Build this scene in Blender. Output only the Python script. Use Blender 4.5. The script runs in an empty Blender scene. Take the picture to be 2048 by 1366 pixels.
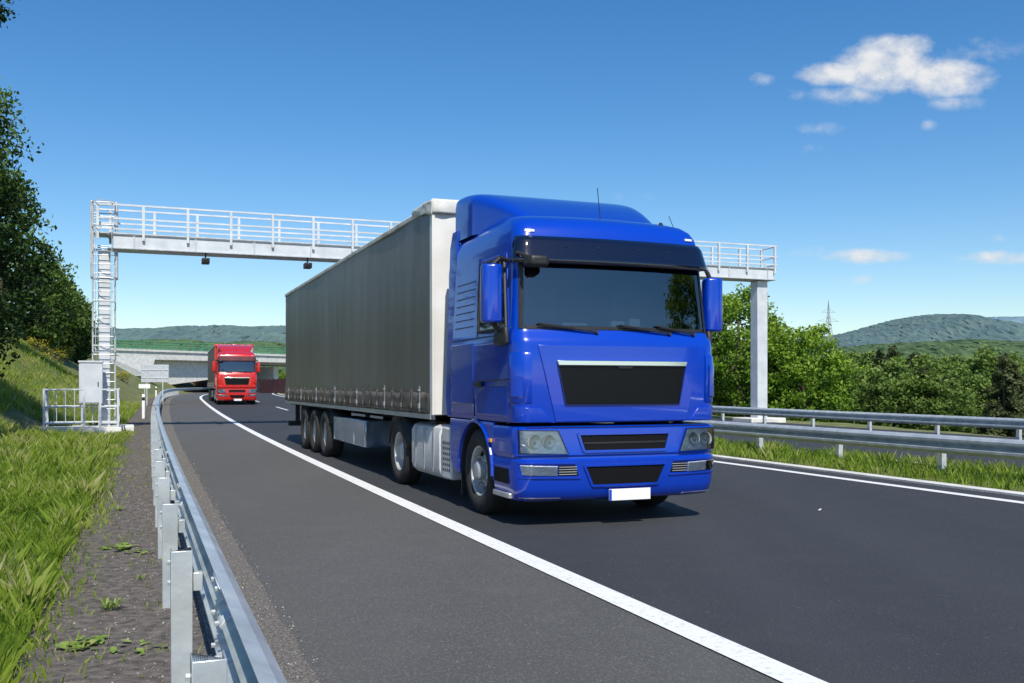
import bpy, bmesh, math, random
import numpy as np
from mathutils import Vector, Matrix, noise as mn
random.seed(7); rng=np.random.default_rng(5)
PI=math.pi
scene=bpy.context.scene; COL=scene.collection
A=math.radians(21.31); CA,SA=math.cos(A),math.sin(A)
EYE=1.52
# ------------------------------------------------------------------ helpers
def lerp(a,b,f): return a+(b-a)*f
def sst(a,b,x):
    f=min(1,max(0,(x-a)/(b-a))); return f*f*(3-2*f)
def off(t):
    if t<0: return 0.0
    if t<80: return t*t/4000
    if t<200: return 1.6+.04*(t-80)+(t-80)**2/1000
    return 20.8+.28*(t-200)
def zr(t):
    if t<0: return 0.0
    return .55*(1-math.exp(-(t/70)**3))
def W(t,s,z=0.0):
    ss=s+off(t)
    return Vector((ss*CA-t*SA, ss*SA+t*CA, z+zr(t)))
def at(px,py,Y): return Vector(((px-1024)/1920*Y, Y, EYE+(772-py)/1920*Y))
def ground(t,s):
    n=mn.noise(Vector((t*.15,s*.25,0)))*.12+mn.noise(Vector((t*.6,s*.6,3)))*.04
    if s<-.55:
        d=-s-.55; fl=lerp(2.5,1.3,sst(37,55,t)); sl=.62*sst(8,26,t)+.05
        z=.06*min(d,fl)+max(0,d-fl)*sl
        return min(z,5.0+.02*min(d,100))+n*min(1,d*.6)*(1 if d<fl else min(3,1+.3*(d-fl)))-.01
    if s<.85: return -.012
    if s<11.3: return -.03
    if s<13.95: return .05*sst(11.35,11.8,s)+n*.3
    if s<24.2: return -.08
    d=s-24.2
    return -.05-3.6*sst(1.5,14,d)+n*min(1,d*.4)*2
class MB:
    def __init__(s): s.v=[]; s.f=[]
    def box(s,x0,x1,y0,y1,z0,z1):
        b=len(s.v); s.v+=[(x0,y0,z0),(x1,y0,z0),(x1,y1,z0),(x0,y1,z0),(x0,y0,z1),(x1,y0,z1),(x1,y1,z1),(x0,y1,z1)]
        s.f+=[tuple(b+i for i in q) for q in((0,3,2,1),(4,5,6,7),(0,1,5,4),(1,2,6,5),(2,3,7,6),(3,0,4,7))]; return s
    def tube(s,p,q,r,n=6,r2=None):
        p,q=Vector(p),Vector(q); r2=r if r2 is None else r2
        d=(q-p); 
        if d.length<1e-6: return s
        d.normalize(); a=d.orthogonal().normalized(); c=d.cross(a); b=len(s.v)
        for k in range(n):
            e=a*math.cos(2*PI*k/n)+c*math.sin(2*PI*k/n)
            s.v.append(tuple(p+e*r)); s.v.append(tuple(q+e*r2))
        for k in range(n):
            k2=(k+1)%n; s.f.append((b+2*k,b+2*k2,b+2*k2+1,b+2*k+1))
        s.f.append(tuple(b+2*k for k in range(n))); s.f.append(tuple(b+2*k+1 for k in reversed(range(n)))); return s
    def path(s,pts,r,n=6):
        for a,b in zip(pts[:-1],pts[1:]): s.tube(a,b,r,n)
        return s
    def prism(s,pts,fn):
        b=len(s.v); n=len(pts)
        for k in(0,1):
            for p in pts: s.v.append(tuple(fn(p,k)))
        s.f.append(tuple(b+i for i in range(n))); s.f.append(tuple(b+n+i for i in reversed(range(n))))
        for i in range(n):
            j=(i+1)%n; s.f.append((b+i,b+j,b+n+j,b+n+i))
        return s
    def lathe(s,prof,n=32,axis='x',c=(0,0,0)):
        b=len(s.v); m=len(prof)
        for k in range(n):
            a=2*PI*k/n; ca,sa=math.cos(a),math.sin(a)
            for (h,r) in prof:
                s.v.append((c[0]+h,c[1]+r*ca,c[2]+r*sa) if axis=='x' else ((c[0]+r*ca,c[1]+h,c[2]+r*sa) if axis=='y' else (c[0]+r*ca,c[1]+r*sa,c[2]+h)))
        for k in range(n):
            k2=(k+1)%n
            for i in range(m-1): s.f.append((b+k*m+i,b+k*m+i+1,b+k2*m+i+1,b+k2*m+i))
        return s
    def grid(s,rows):
        b=len(s.v); m=len(rows[0])
        for r in rows: s.v+= [tuple(p) for p in r]
        for i in range(len(rows)-1):
            for j in range(m-1): s.f.append((b+i*m+j,b+i*m+j+1,b+(i+1)*m+j+1,b+(i+1)*m+j))
        return s
    def build(s,name,mat,parent=None,smooth=40,bevel=0,solid=0,recalc=True,segs=2):
        me=bpy.data.meshes.new(name); me.from_pydata(s.v,[],s.f)
        if recalc:
            bm=bmesh.new(); bm.from_mesh(me); bmesh.ops.recalc_face_normals(bm,faces=bm.faces); bm.to_mesh(me); bm.free()
        me.materials.append(mat)
        if smooth:
            me.polygons.foreach_set('use_smooth',[True]*len(me.polygons)); me.set_sharp_from_angle(angle=math.radians(smooth))
        o=bpy.data.objects.new(name,me); COL.objects.link(o)
        if parent: o.parent=parent
        if solid:
            m=o.modifiers.new('s','SOLIDIFY'); m.thickness=solid; m.offset=0
        if bevel:
            m=o.modifiers.new('b','BEVEL'); m.width=bevel; m.segments=segs; m.limit_method='ANGLE'; m.angle_limit=math.radians(35)
        return o
def tag(o,label,cat=None,group=None):
    o['label']=label
    if cat:o['category']=cat
    if group:o['group']=group
    return o
def struct(o): o['kind']='structure'; return o
def thing(name,loc=(0,0,0),rz=0,label='',cat='',group=None):
    o=bpy.data.objects.new(name,None); COL.objects.link(o); o.location=loc; o.rotation_euler=(0,0,rz); o.empty_display_size=.2
    return tag(o,label,cat,group)
def copy_tree(o,parent=None,swap=None):
    c=o.copy(); COL.objects.link(c)
    if parent: c.parent=parent
    if swap and o.data and o.data.materials and o.data.materials[0] in swap:
        c.data=o.data.copy(); c.data.materials[0]=swap[o.data.materials[0]]
    for ch in list(o.children): copy_tree(ch,c,swap)
    return c
# ------------------------------------------------------------------ materials
def mat(name,col,rough=.6,metal=0,col2=None,scale=8,bump=0,bscale=None,coat=0,detail=6,contrast=(.35,.65),rot=0,stretch=(1,1,1),spec=.5,coord='Object'):
    m=bpy.data.materials.new(name); m.use_nodes=True; nt=m.node_tree; p=nt.nodes['Principled BSDF']
    p.inputs['Base Color'].default_value=(*col,1); p.inputs['Roughness'].default_value=rough; p.inputs['Metallic'].default_value=metal
    p.inputs['Specular IOR Level'].default_value=spec
    if coat: p.inputs['Coat Weight'].default_value=coat; p.inputs['Coat Roughness'].default_value=.04
    if col2 or bump:
        tc=nt.nodes.new('ShaderNodeTexCoord'); mp=nt.nodes.new('ShaderNodeMapping'); nt.links.new(tc.outputs[coord],mp.inputs[0])
        mp.inputs['Rotation'].default_value=(0,0,rot); mp.inputs['Scale'].default_value=stretch
    if col2:
        n=nt.nodes.new('ShaderNodeTexNoise'); n.inputs['Scale'].default_value=scale; n.inputs['Detail'].default_value=detail; nt.links.new(mp.outputs[0],n.inputs[0])
        r=nt.nodes.new('ShaderNodeValToRGB'); r.color_ramp.elements[0].position=contrast[0]; r.color_ramp.elements[1].position=contrast[1]
        r.color_ramp.elements[0].color=(*col,1); r.color_ramp.elements[1].color=(*col2,1)
        nt.links.new(n.outputs[0],r.inputs[0]); nt.links.new(r.outputs[0],p.inputs['Base Color'])
    if bump:
        n2=nt.nodes.new('ShaderNodeTexNoise'); n2.inputs['Scale'].default_value=bscale or scale*4; n2.inputs['Detail'].default_value=4; nt.links.new(mp.outputs[0],n2.inputs[0])
        b=nt.nodes.new('ShaderNodeBump'); b.inputs['Strength'].default_value=bump; b.inputs['Distance'].default_value=.02
        nt.links.new(n2.outputs[0],b.inputs['Height']); nt.links.new(b.outputs[0],p.inputs['Normal'])
    return m
def asphalt(name,c1,c2,speck):
    m=mat(name,c1,.85,0,c2,.35,.4,110,rot=-A,stretch=(2.2,.12,1),contrast=(.3,.7)); nt=m.node_tree; p=nt.nodes['Principled BSDF']
    ramp=[n for n in nt.nodes if n.type=='VALTORGB'][0]; tc=[n for n in nt.nodes if n.type=='TEX_COORD'][0]
    prev=ramp.outputs[0]
    for sc,lo,hi,amt in((90,.52,.72,1),(28,.68,.72,1.8),(2.2,.5,.8,.14)):
        n=nt.nodes.new('ShaderNodeTexNoise'); n.inputs['Scale'].default_value=sc; n.inputs['Detail'].default_value=3; nt.links.new(tc.outputs['Object'],n.inputs[0])
        r=nt.nodes.new('ShaderNodeMapRange'); r.inputs[1].default_value=lo; r.inputs[2].default_value=hi; r.inputs[4].default_value=amt; nt.links.new(n.outputs[0],r.inputs[0])
        x=nt.nodes.new('ShaderNodeMix'); x.data_type='RGBA'; x.inputs[7].default_value=(*speck,1); x.clamp_factor=True
        nt.links.new(r.outputs[0],x.inputs[0]); nt.links.new(prev,x.inputs[6]); prev=x.outputs[2]
    nt.links.new(prev,p.inputs['Base Color']); return m
M_lane=asphalt('asphalt_lane',(.024,.026,.030),(.033,.035,.040),(.080,.083,.088))
M_shoulder=asphalt('asphalt_shoulder',(.072,.070,.067),(.088,.086,.082),(.17,.165,.155))
M_line=mat('road_paint',(.80,.80,.78),.6,0,(.50,.50,.49),24,.3,80,contrast=(.52,.80))
def attr_mat(name,cols,rough=.6,trans=.25):
    m=bpy.data.materials.new(name); m.use_nodes=True; nt=m.node_tree; p=nt.nodes['Principled BSDF']; p.inputs['Roughness'].default_value=rough
    p.inputs['Specular IOR Level'].default_value=.3
    a=nt.nodes.new('ShaderNodeAttribute'); a.attribute_name='tone'
    r=nt.nodes.new('ShaderNodeValToRGB'); 
    while len(r.color_ramp.elements)<len(cols): r.color_ramp.elements.new(.5)
    for i,c in enumerate(cols): r.color_ramp.elements[i].position=i/(len(cols)-1); r.color_ramp.elements[i].color=(*c,1)
    nt.links.new(a.outputs['Fac'],r.inputs[0]); nt.links.new(r.outputs[0],p.inputs['Base Color'])
    t=nt.nodes.new('ShaderNodeBsdfTranslucent'); nt.links.new(r.outputs[0],t.inputs[0])
    x=nt.nodes.new('ShaderNodeMixShader'); x.inputs[0].default_value=trans
    nt.links.new(p.outputs[0],x.inputs[1]); nt.links.new(t.outputs[0],x.inputs[2]); nt.links.new(x.outputs[0],nt.nodes['Material Output'].inputs[0]); return m
M_grass=mat('grass_ground',(.09,.12,.022),.9,0,(.22,.21,.08),1.2,.8,30,detail=10)
M_blade=attr_mat('grass_blades',[(.07,.14,.012),(.17,.28,.022),(.30,.40,.05),(.52,.48,.22)],trans=.42)
M_dirt=mat('dirt_gravel',(.060,.051,.044),.95,0,(.21,.18,.155),14,1.0,60,detail=12,contrast=(.3,.75))
M_gravel=mat('gravel',(.07,.061,.054),.95,0,(.29,.265,.23),70,1.0,90,detail=8,contrast=(.35,.7))
M_stone=attr_mat('stones',[(.08,.07,.065),(.22,.20,.185),(.46,.44,.40)],.9,0)
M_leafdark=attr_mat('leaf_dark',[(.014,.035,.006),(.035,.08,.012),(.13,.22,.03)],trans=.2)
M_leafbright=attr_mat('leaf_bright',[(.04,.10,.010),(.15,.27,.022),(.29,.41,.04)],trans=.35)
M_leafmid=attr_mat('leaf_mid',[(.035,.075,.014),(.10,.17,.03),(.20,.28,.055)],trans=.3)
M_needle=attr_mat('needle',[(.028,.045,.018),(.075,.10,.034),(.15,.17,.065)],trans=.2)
M_bark=mat('bark',(.06,.045,.03),.95,0,(.11,.09,.07),12,.8,30)
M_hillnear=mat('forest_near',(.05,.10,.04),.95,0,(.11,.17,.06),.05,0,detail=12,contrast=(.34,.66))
M_hillfar=mat('forest_far_haze_tint',(.080,.14,.15),.95,0,(.115,.18,.16),.02,0,detail=12,contrast=(.34,.66))  # blue distance haze put into the base colour, here and in the next
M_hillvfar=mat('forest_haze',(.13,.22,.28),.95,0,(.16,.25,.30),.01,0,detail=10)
M_galv=mat('galvanised_steel',(.46,.49,.52),.45,.2,(.60,.63,.66),9,.05,40)
M_rail=mat('galvanised_rail',(.44,.48,.50),.36,.4,(.64,.68,.69),5,.12,25,contrast=(.3,.7))
M_white=mat('pale_painted_steel',(.66,.69,.72),.45,.1,(.54,.57,.61),2.5,0)
M_conc=mat('concrete',(.56,.55,.52),.9,0,(.72,.71,.67),2.5,.3,30)
M_green=mat('green_paint',(.07,.27,.16),.6)
M_blue=mat('blue_paint',(.001,.042,.43),.24,.0,coat=.9,spec=.4)
M_bluedk=mat('blue_recess',(.001,.010,.10),.4)
M_red=mat('red_paint',(.55,.012,.010),.28,0,coat=1)
M_reddk=mat('red_recess',(.16,.004,.004),.4)
M_black=mat('black_plastic',(.012,.012,.013),.5,0,(.02,.02,.021),20,.1,200)
M_mesh=mat('grille_and_recess_black',(.004,.004,.005),.75,spec=.2)  # black mesh; also painted in for the dark of recesses and openings
M_glossblack=mat('gloss_black',(.003,.003,.004),.35,0,spec=.3)
M_visor=mat('smoked_visor',(.003,.004,.018),.06,0,coat=1)
M_chrome=mat('chrome',(.86,.87,.88),.16,1)
M_reflector=mat('lamp_reflector',(.92,.93,.94),.2,.15,(.62,.65,.68),12,.3,30,stretch=(1,1,2.5))
M_silver=mat('silver_paint',(.55,.56,.57),.35,.5,(.42,.43,.44),6)
M_tank=mat('grey_white_tank',(.66,.66,.65),.4,.1,(.46,.46,.45),3,contrast=(.4,.75))
M_rim=mat('wheel_rim',(.62,.62,.60),.45,.2,(.36,.35,.33),7,contrast=(.4,.75))
M_tyre=mat('tyre_rubber',(.018,.018,.018),.85,0,(.03,.029,.028),10,.3,60)
M_chassis=mat('chassis_black',(.010,.010,.011),.7,0,(.02,.02,.02),6)
M_tarp=mat('grey_tarpaulin',(.088,.080,.073),.36,0,(.130,.120,.110),.9,.30,2.2,detail=8,stretch=(1,1.0,.25),contrast=(.3,.72))
M_redtarp=mat('brown_tarpaulin',(.075,.035,.030),.5,0,(.11,.055,.048),1.5)
M_tarplow=mat('tarpaulin_hem',(.055,.046,.040),.6,0,(.15,.132,.11),5,.2,12,stretch=(1,.5,1.5))
M_tarptop=mat('white_tarpaulin',(.62,.61,.57),.6,0,(.34,.33,.30),2.5,.5,8,contrast=(.45,.8))
M_wall=mat('white_bulkhead',(.80,.79,.75),.5,0,(.68,.66,.61),2)
M_plate=mat('plate_white',(.85,.85,.83),.4); M_eu=mat('plate_blue',(.01,.06,.5),.4)
M_orange=mat('orange_lens',(.7,.3,.08),.2)
M_interior=mat('cab_interior',(.03,.035,.04),.8); M_seat=mat('seat_cloth',(.06,.07,.09),.9); M_dash=mat('dash_grey',(.11,.11,.12),.7)
M_boxblue=mat('polished_box',(.30,.42,.60),.18,.85,(.45,.55,.70),1.5)
M_maroon=mat('maroon_panel',(.11,.02,.024),.7,0,(.07,.014,.018),3)
M_sidewin=mat('side_window_glass',(.006,.008,.010),.04,0,coat=1,spec=.8)
def glassmat(name,tint,base=.12):
    m=bpy.data.materials.new(name); m.use_nodes=True; nt=m.node_tree; out=nt.nodes['Material Output']; nt.nodes.remove(nt.nodes['Principled BSDF'])
    t=nt.nodes.new('ShaderNodeBsdfTransparent'); t.inputs[0].default_value=(*tint,1); g=nt.nodes.new('ShaderNodeBsdfGlossy'); g.inputs['Roughness'].default_value=.02
    l=nt.nodes.new('ShaderNodeLayerWeight'); l.inputs[0].default_value=.35; r=nt.nodes.new('ShaderNodeMapRange'); r.inputs[3].default_value=base; r.inputs[4].default_value=1
    nt.links.new(l.outputs['Fresnel'],r.inputs[0])
    x=nt.nodes.new('ShaderNodeMixShader'); nt.links.new(r.outputs[0],x.inputs[0]); nt.links.new(t.outputs[0],x.inputs[1]); nt.links.new(g.outputs[0],x.inputs[2]); nt.links.new(x.outputs[0],out.inputs[0]); return m
M_glass=glassmat('windscreen_glass',(.55,.62,.66),.15); M_lens=glassmat('lamp_lens',(.97,.98,.99),.03)
# ------------------------------------------------------------------ fast meshes (foliage)
def fast(name,V,F,mat_,tone=None,parent=None):
    me=bpy.data.meshes.new(name); n=len(V); m,k=F.shape
    me.vertices.add(n); me.vertices.foreach_set('co',V.astype(np.float32).ravel())
    me.loops.add(m*k); me.loops.foreach_set('vertex_index',F.astype(np.int32).ravel())
    me.polygons.add(m); me.polygons.foreach_set('loop_start',np.arange(0,m*k,k,dtype=np.int32)); me.polygons.foreach_set('loop_total',np.full(m,k,dtype=np.int32))
    me.update(calc_edges=True)
    if tone is not None:
        a=me.attributes.new('tone','FLOAT','POINT'); a.data.foreach_set('value',tone.astype(np.float32))
    me.materials.append(mat_); o=bpy.data.objects.new(name,me); COL.objects.link(o)
    if parent:o.parent=parent
    return o
def leaves(name,C,size,tone,mat_,parent=None,flat=.0):
    n=len(C); a=rng.normal(size=(n,3)); a/=np.linalg.norm(a,axis=1)[:,None]; b=rng.normal(size=(n,3)); b[:,2]*=(1-flat)
    b-= (a*b).sum(1)[:,None]*a; b/=np.linalg.norm(b,axis=1)[:,None]
    s=(size*rng.uniform(.6,1.3,n))[:,None]
    V=np.stack([C-a*s,C+b*s*.55,C+a*s,C-b*s*.55],1).reshape(-1,3); F=np.arange(4*n).reshape(n,4)
    return fast(name,V,F,mat_,np.repeat(tone,4),parent)
def crown_pts(rx,rz,zc,nclump,per,cr,boxy=False):
    C=[];R=[]
    for i in range(nclump):
        while True:
            p=rng.uniform(-1,1,3); r=np.linalg.norm(p)
            if r<1 and (r>.35): break
        p=p/r*(r**.45)
        if boxy:
            q=p/np.linalg.norm(p); hxy=math.hypot(q[0],q[1]); p=p/((hxy**4+abs(q[2])**4)**.25)
        lump=1+.28*mn.noise(Vector(p*2.2+np.array([rx,rz,zc])))
        c=np.array([p[0]*rx*lump,p[1]*rx*lump,zc+p[2]*rz*lump])
        k=rng.uniform(.0,1); d=rng.normal(size=(per,3))*cr*rng.uniform(.6,1.2)*np.array([1,1,.7]); d=np.clip(d,-2*cr,2*cr)
        C.append(c+d); R.append(np.clip(.15+.45*k+.25*p[2]+d[:,2]*.25/cr+rng.normal(size=per)*.1,0,1))  # leaf tone painted lighter toward crown top and clump tops, like light from above
    return np.concatenate(C),np.concatenate(R)
def trunk(mb,h,r,limbs,rx,zc,rz):
    mb.tube((0,0,-.4),(0.05*h*.2,0,h*.35),r,8,r*.75); mb.tube((0.05*h*.2,0,h*.33),(0,.05,h*.8),r*.76,8,r*.25)
    for i in range(limbs):
        a=i*2.4+random.random(); z0=h*random.uniform(.25,.6); q=Vector((math.cos(a)*rx*.7,math.sin(a)*rx*.7,zc+rz*random.uniform(-.5,.6)))
        mid=Vector((0,0,z0)).lerp(q,.5)+Vector((0,0,-.1*rx)); mb.tube((0,0,z0),mid,r*.38,6,r*.25); mb.tube(mid,q,r*.25,6,r*.07)
def make_tree(name,loc,h,rx,m,nclump,per,cr,leaf,label,group=None,base=.15,cat='tree',boxy=False):
    o=thing(name,loc,random.uniform(0,6),label,cat,group); zc=h*(base+1)/2; rz=h*(1-base)/2*.92
    mb=MB(); trunk(mb,h,h*.022+.03,7,rx,zc,rz); mb.build('trunk' if cat=='tree' else 'stem',M_bark,o)
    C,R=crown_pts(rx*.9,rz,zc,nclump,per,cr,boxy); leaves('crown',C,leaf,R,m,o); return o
def make_conifer(name,loc,h,rx,n,leaf,label,group=None):
    o=thing(name,loc,random.uniform(0,6),label,'tree',group); MB().tube((0,0,-.4),(0,0,h*.97),h*.02,7,.02).build('trunk',M_bark,o)
    C=[];R=[]
    nb=int(h*14)
    for i in range(nb):
        f=(i/nb); z=h*(.06+.92*f); rr=rx*(1-f)**.65*rng.uniform(.6,1.15)+.12; a=rng.uniform(0,2*PI); per=max(6,int(n/nb*(1.6-1.2*f)))
        u=rng.uniform(.1,1,per)**.7; w=(rng.normal(size=per)*.16*rr*u+0)
        x=np.cos(a)*rr*u-np.sin(a)*w; y=np.sin(a)*rr*u+np.cos(a)*w; zz=z-.35*rr*u*u+.15*rr*u+rng.normal(size=per)*.1
        C.append(np.stack([x,y,zz],1)); R.append(np.clip(.15+.5*u+rng.normal(size=per)*.15+rng.uniform(-.2,.2),0,1))  # needle tone lightens outward from trunk to branch tip
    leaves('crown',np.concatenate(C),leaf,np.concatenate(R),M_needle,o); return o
# ------------------------------------------------------------------ terrain & road
ts=list(np.arange(-40,0,4))+list(np.arange(0,60,.8))+list(np.arange(60,260,4))+list(np.arange(260,700,40))+[800,1000,1400,2000,3000,4500]
sl=[-3000,-1200,-500,-250,-120,-80,-60,-45,-35,-28,-22,-18,-15,-12.5,-10.5,-9,-8,-7,-6,-5.2,-4.5,-3.9,-3.3,-2.8,-2.3,-1.9,-1.5,-1.2,-.95,-.75,-.55,.2,.85,.9,11.2,11.35,11.8,12.3,13,13.6,13.95,14.05,19,24.2,24.8,25.6,26.5,28,30,33,36,40,50,70,100,150,250,500,1200,3000]
g=MB().grid([[W(t,s,ground(t,s)) for s in sl] for t in ts]); struct(g.build('ground',M_grass,smooth=60,recalc=False))
def strip(name,m,s0,s1,z0,z1,t0=-30,t1=420,jag=0,mid=False,jag1=0):
    T=list(np.arange(t0,60,.25 if (jag or jag1) else 2))+list(np.arange(60,t1,5)); rows=[]
    for t in T:
        a=s0+(mn.noise(Vector((t*.9,1,0)))*jag+mn.noise(Vector((t*3,1,5)))*jag*.5 if jag else 0)
        b=s1+(mn.noise(Vector((t*2.1,6,0)))+mn.noise(Vector((t*7,6,0))))*jag1
        rows.append([W(t,a,z0),W(t,b,z1)] if not mid else [W(t,a,z0),W(t,lerp(a,b,.5),(z0+z1)/2+.012*mn.noise(Vector((t*2,4,4)))),W(t,b,z1)])
    return struct(MB().grid(rows).build(name,m,smooth=60,recalc=False))
strip('verge_dirt',M_dirt,-.84,.40,.018,.004,jag=.25,mid=True)
strip('shoulder_pavement',M_shoulder,.76,3.2,.006,.006)
strip('gravel_edge',M_gravel,.38,.86,.009,.011,mid=True,jag1=.035)
strip('road',M_lane,3.195,11.2,.010,.010)
strip('opposite_road',M_lane,14.0,24.2,-.03,-.03)
mk=MB()
def line(s0,s1,t0,t1,z=.015,step=3):
    T=list(np.arange(t0,t1,step))+[t1]; mk.grid([[W(t,s0,z),W(t,s1,z)] for t in T])
line(3.05,3.26,-20,300); line(10.52,10.72,-20,300)
for k in range(-1,14): line(6.85,6.98,-1+18*k,5+18*k)
line(14.45,14.62,-20,300,-.024); line(21.9,22.1,-20,300,-.024)
for k in range(-1,14): line(18.2,18.33,3+18*k,9+18*k,-.024)
struct(mk.build('road_markings',M_line,recalc=False))
kb=MB(); T=list(np.arange(-20,60,2))+list(np.arange(60,300,6))
kb.grid([[W(t,11.2,.0),W(t,11.2,.04),W(t,11.38,.05),W(t,11.40,.0)] for t in T]); struct(kb.build('median_edging',M_conc))
# ------------------------------------------------------------------ grass
def blades(name,T,S,Z,h,w,tone,lean=.35):
    n=len(T); off_=np.vectorize(off)(T); z0=np.vectorize(zr)(T)+Z
    ss=S+off_; X=ss*CA-T*SA; Y=ss*SA+T*CA
    a=rng.uniform(0,2*PI,n); l=rng.uniform(.05,1,n)*lean*h; b=rng.uniform(0,2*PI,n); dx,dy=np.cos(a)*l,np.sin(a)*l; wx,wy=np.cos(b)*w,np.sin(b)*w
    P=lambda x,y,z: np.stack([x,y,z],1)
    V=np.stack([P(X-wx,Y-wy,z0-.02),P(X+wx,Y+wy,z0-.02),P(X+dx*.35+wx*.7,Y+dy*.35+wy*.7,z0+h*.55),P(X+dx,Y+dy,z0+h*.97)],1).reshape(-1,3)
    o=fast(name,V,np.arange(4*n).reshape(n,4),M_blade,np.repeat(np.clip(tone,0,1),4)); o['kind']='stuff'; return o
def gz(T,S): return np.array([ground(t,s) for t,s in zip(T,S)])
n1,n2,n3,n6=110000,56000,17000,4200
T1=3.0+rng.uniform(0,1,n1)**1.1*14; S1=-.64-rng.uniform(0,1,n1)**1.1*(.7+.19*T1); 
T2=15+rng.uniform(0,1,n2)**1.3*50; S2=-.75-rng.uniform(0,1,n2)*(1+.17*T2)
keep=~((T2>29)&(T2<34)&(S2>-3.9)&(S2<.3)); T2,S2=T2[keep],S2[keep]; n2=len(T2)
T3=rng.uniform(3,34,n3)**1.0; S3=rng.normal(-.70,.16,n3)
T6=rng.uniform(3,30,n6); S6=rng.uniform(-.6,.35,n6); kk=np.array([mn.noise(Vector((t*2.5,s*4,19))) for t,s in zip(T6,S6)])>.10; T6,S6=T6[kk],S6[kk]; n6=len(T6)
T=np.concatenate([T1,T2,T3,T6]); S=np.concatenate([S1,S2,S3,S6])
h=np.concatenate([rng.uniform(.05,.19,n1)*(1+.5*(rng.uniform(size=n1)>.95)),rng.uniform(.10,.28,n2),rng.uniform(.03,.12,n3),rng.uniform(.02,.08,n6)])
patch_=np.array([mn.noise(Vector((t*.6,s*1.2,9)))+.6*mn.noise(Vector((t*2.1,s*3.5,29))) for t,s in zip(T,S)])
h*=np.clip(1+patch_*.8,.35,1.5)
tone=.43+patch_*.42+rng.normal(size=len(T))*.20; tone[-n3-n6:]+=.25*rng.uniform(0,1,n3+n6); tone[n1:n1+n2]+=.10; tone[:n1]+=.3*(rng.uniform(size=n1)>.94)
wid=np.concatenate([np.clip(.0005*T1,.0017,.005),np.full(n2,.008),np.clip(.0004*T3,.0015,.005),np.full(n6,.0022)])
tag(blades('verge_grass',T,S,gz(T,S),h,wid,tone,lean=.75),'bright green wild grass on the left verge slope','grass')
n4=38000; T=8+rng.uniform(0,1,n4)**1.2*45-6; S=rng.uniform(11.42,13.9,n4); pn=np.array([mn.noise(Vector((t*.8,s*1.5,2)))+.5*mn.noise(Vector((t*3,s*4,12))) for t,s in zip(T,S)])
tag(blades('median_grass',T,S,gz(T,S),rng.uniform(.04,.18,n4)*np.clip(1+pn,.2,2),np.full(n4,.007),.36+pn*.5+rng.normal(size=n4)*.2,lean=.7),'green grass growing in the median under the barrier','grass')
n5=16000; T=1.5+rng.uniform(0,1,n5)**1.4*22; S=np.where(rng.uniform(size=n5)<.55,rng.uniform(-.66,.40,n5),rng.uniform(.36,.92,n5)); ofs=np.array([(1,0,0),(-.5,.87,0),(-.5,-.87,0),(0,0,.8),(0,0,-.5)])
F0=np.array([(0,1,3),(1,2,3),(2,0,3),(1,0,4),(2,1,4),(0,2,4)]); r=rng.uniform(.002,.009,n5)*rng.uniform(.5,1.3,n5)
base=np.array([W(t,s,.010) for t,s in zip(T,S)]); V=(base[:,None,:]+ofs[None]*r[:,None,None]*rng.uniform(.7,1.3,(n5,5,1))).reshape(-1,3)
F=(F0[None]+(np.arange(n5)*5)[:,None,None]).reshape(-1,3)
o=fast('gravel_stones',V,F,M_stone,np.repeat(rng.uniform(0,1,n5),5)); o['kind']='stuff'; tag(o,'loose small stones on the dirt strip beside the guard rail','gravel')
M_weed=attr_mat('weed_leaf',[(.10,.18,.025),(.22,.33,.06),(.36,.38,.13)],trans=.25)
def weed(t,s,n,L,up,label):
    o=thing('weed_plant',W(t,s,.008),random.random()*6,label,'weed'); V=[];F=[];R=[]
    for i in range(n):
        a=i*2.4+random.random()*.5; l=L*random.uniform(.45,1.1); w=l*(.30 if up<.6 else .05); ca,sa=math.cos(a),math.sin(a); el=up*random.uniform(.6,1.3); cx,cy=random.uniform(-.12,.12)*(1 if up<.6 else .3),random.uniform(-.12,.12)*(1 if up<.6 else .3)
        b=len(V)
        for (f,ww) in((0,.15),(.3,.9),(.65,1),(1,.05)):
            x=l*f*math.cos(el*(1-f*.3)); z=l*f*math.sin(el)*(1-.4*f*f)+.01
            V+= [(cx+ca*x-sa*w*ww,cy+sa*x+ca*w*ww,z+.1*w),(cx+ca*x,cy+sa*x,z),(cx+ca*x+sa*w*ww,cy+sa*x-ca*w*ww,z+.1*w)]; R+=[random.uniform(.2,.9)]*3
        for k in range(3):
            for j in range(2): F.append((b+3*k+j,b+3*k+j+1,b+3*k+j+4,b+3*k+j+3))
    fast('leaves',np.array(V),np.array(F),M_weed,np.array(R),o)
    MB().tube((0,0,0),(.01,.01,L*.5*up+.01),.003,5).build('stem',M_weed,o)
weed(6.1,-.30,34,.085,.4,'broad leaved weed flat on the dirt, nearest the foreground grass')
weed(9.6,-.15,30,.10,.4,'broad leaved weed halfway along the dirt strip')
weed(9.3,.05,14,.07,.45,'small leafy weed close to the second visible rail post')
weed(5.9,-.02,14,.065,.4,'small pale weed between the flat weed and the near rail post')
weed(7.0,-.18,44,.12,1.1,'spiky tuft of narrow leaves in the middle of the dirt')
weed(4.9,-.34,90,.17,1.0,'large spiky grass tuft at the bottom left of the dirt strip')
weed(4.7,-.06,40,.12,.8,'yellow green tuft beside the nearest guard rail post')
weed(8.0,.0,24,.08,.9,'little upright tuft beside a rail post')
weed(12.5,-.25,26,.13,.6,'weed far along the dirt strip near the grass edge')
weed(13.5,.60,30,.11,1.0,'weed growing in the gravel between rail and asphalt')
o=MB().prism([(0,0),(.05,.015),(.075,.05),(.02,.04)],lambda p,k:W(9.4+p[1],7.6+p[0],.02+.006*k+p[0]*.2)).build('paper_scrap',M_wall)
tag(o,'small pale scrap of litter lying on the dark lane right of the truck','litter')
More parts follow.
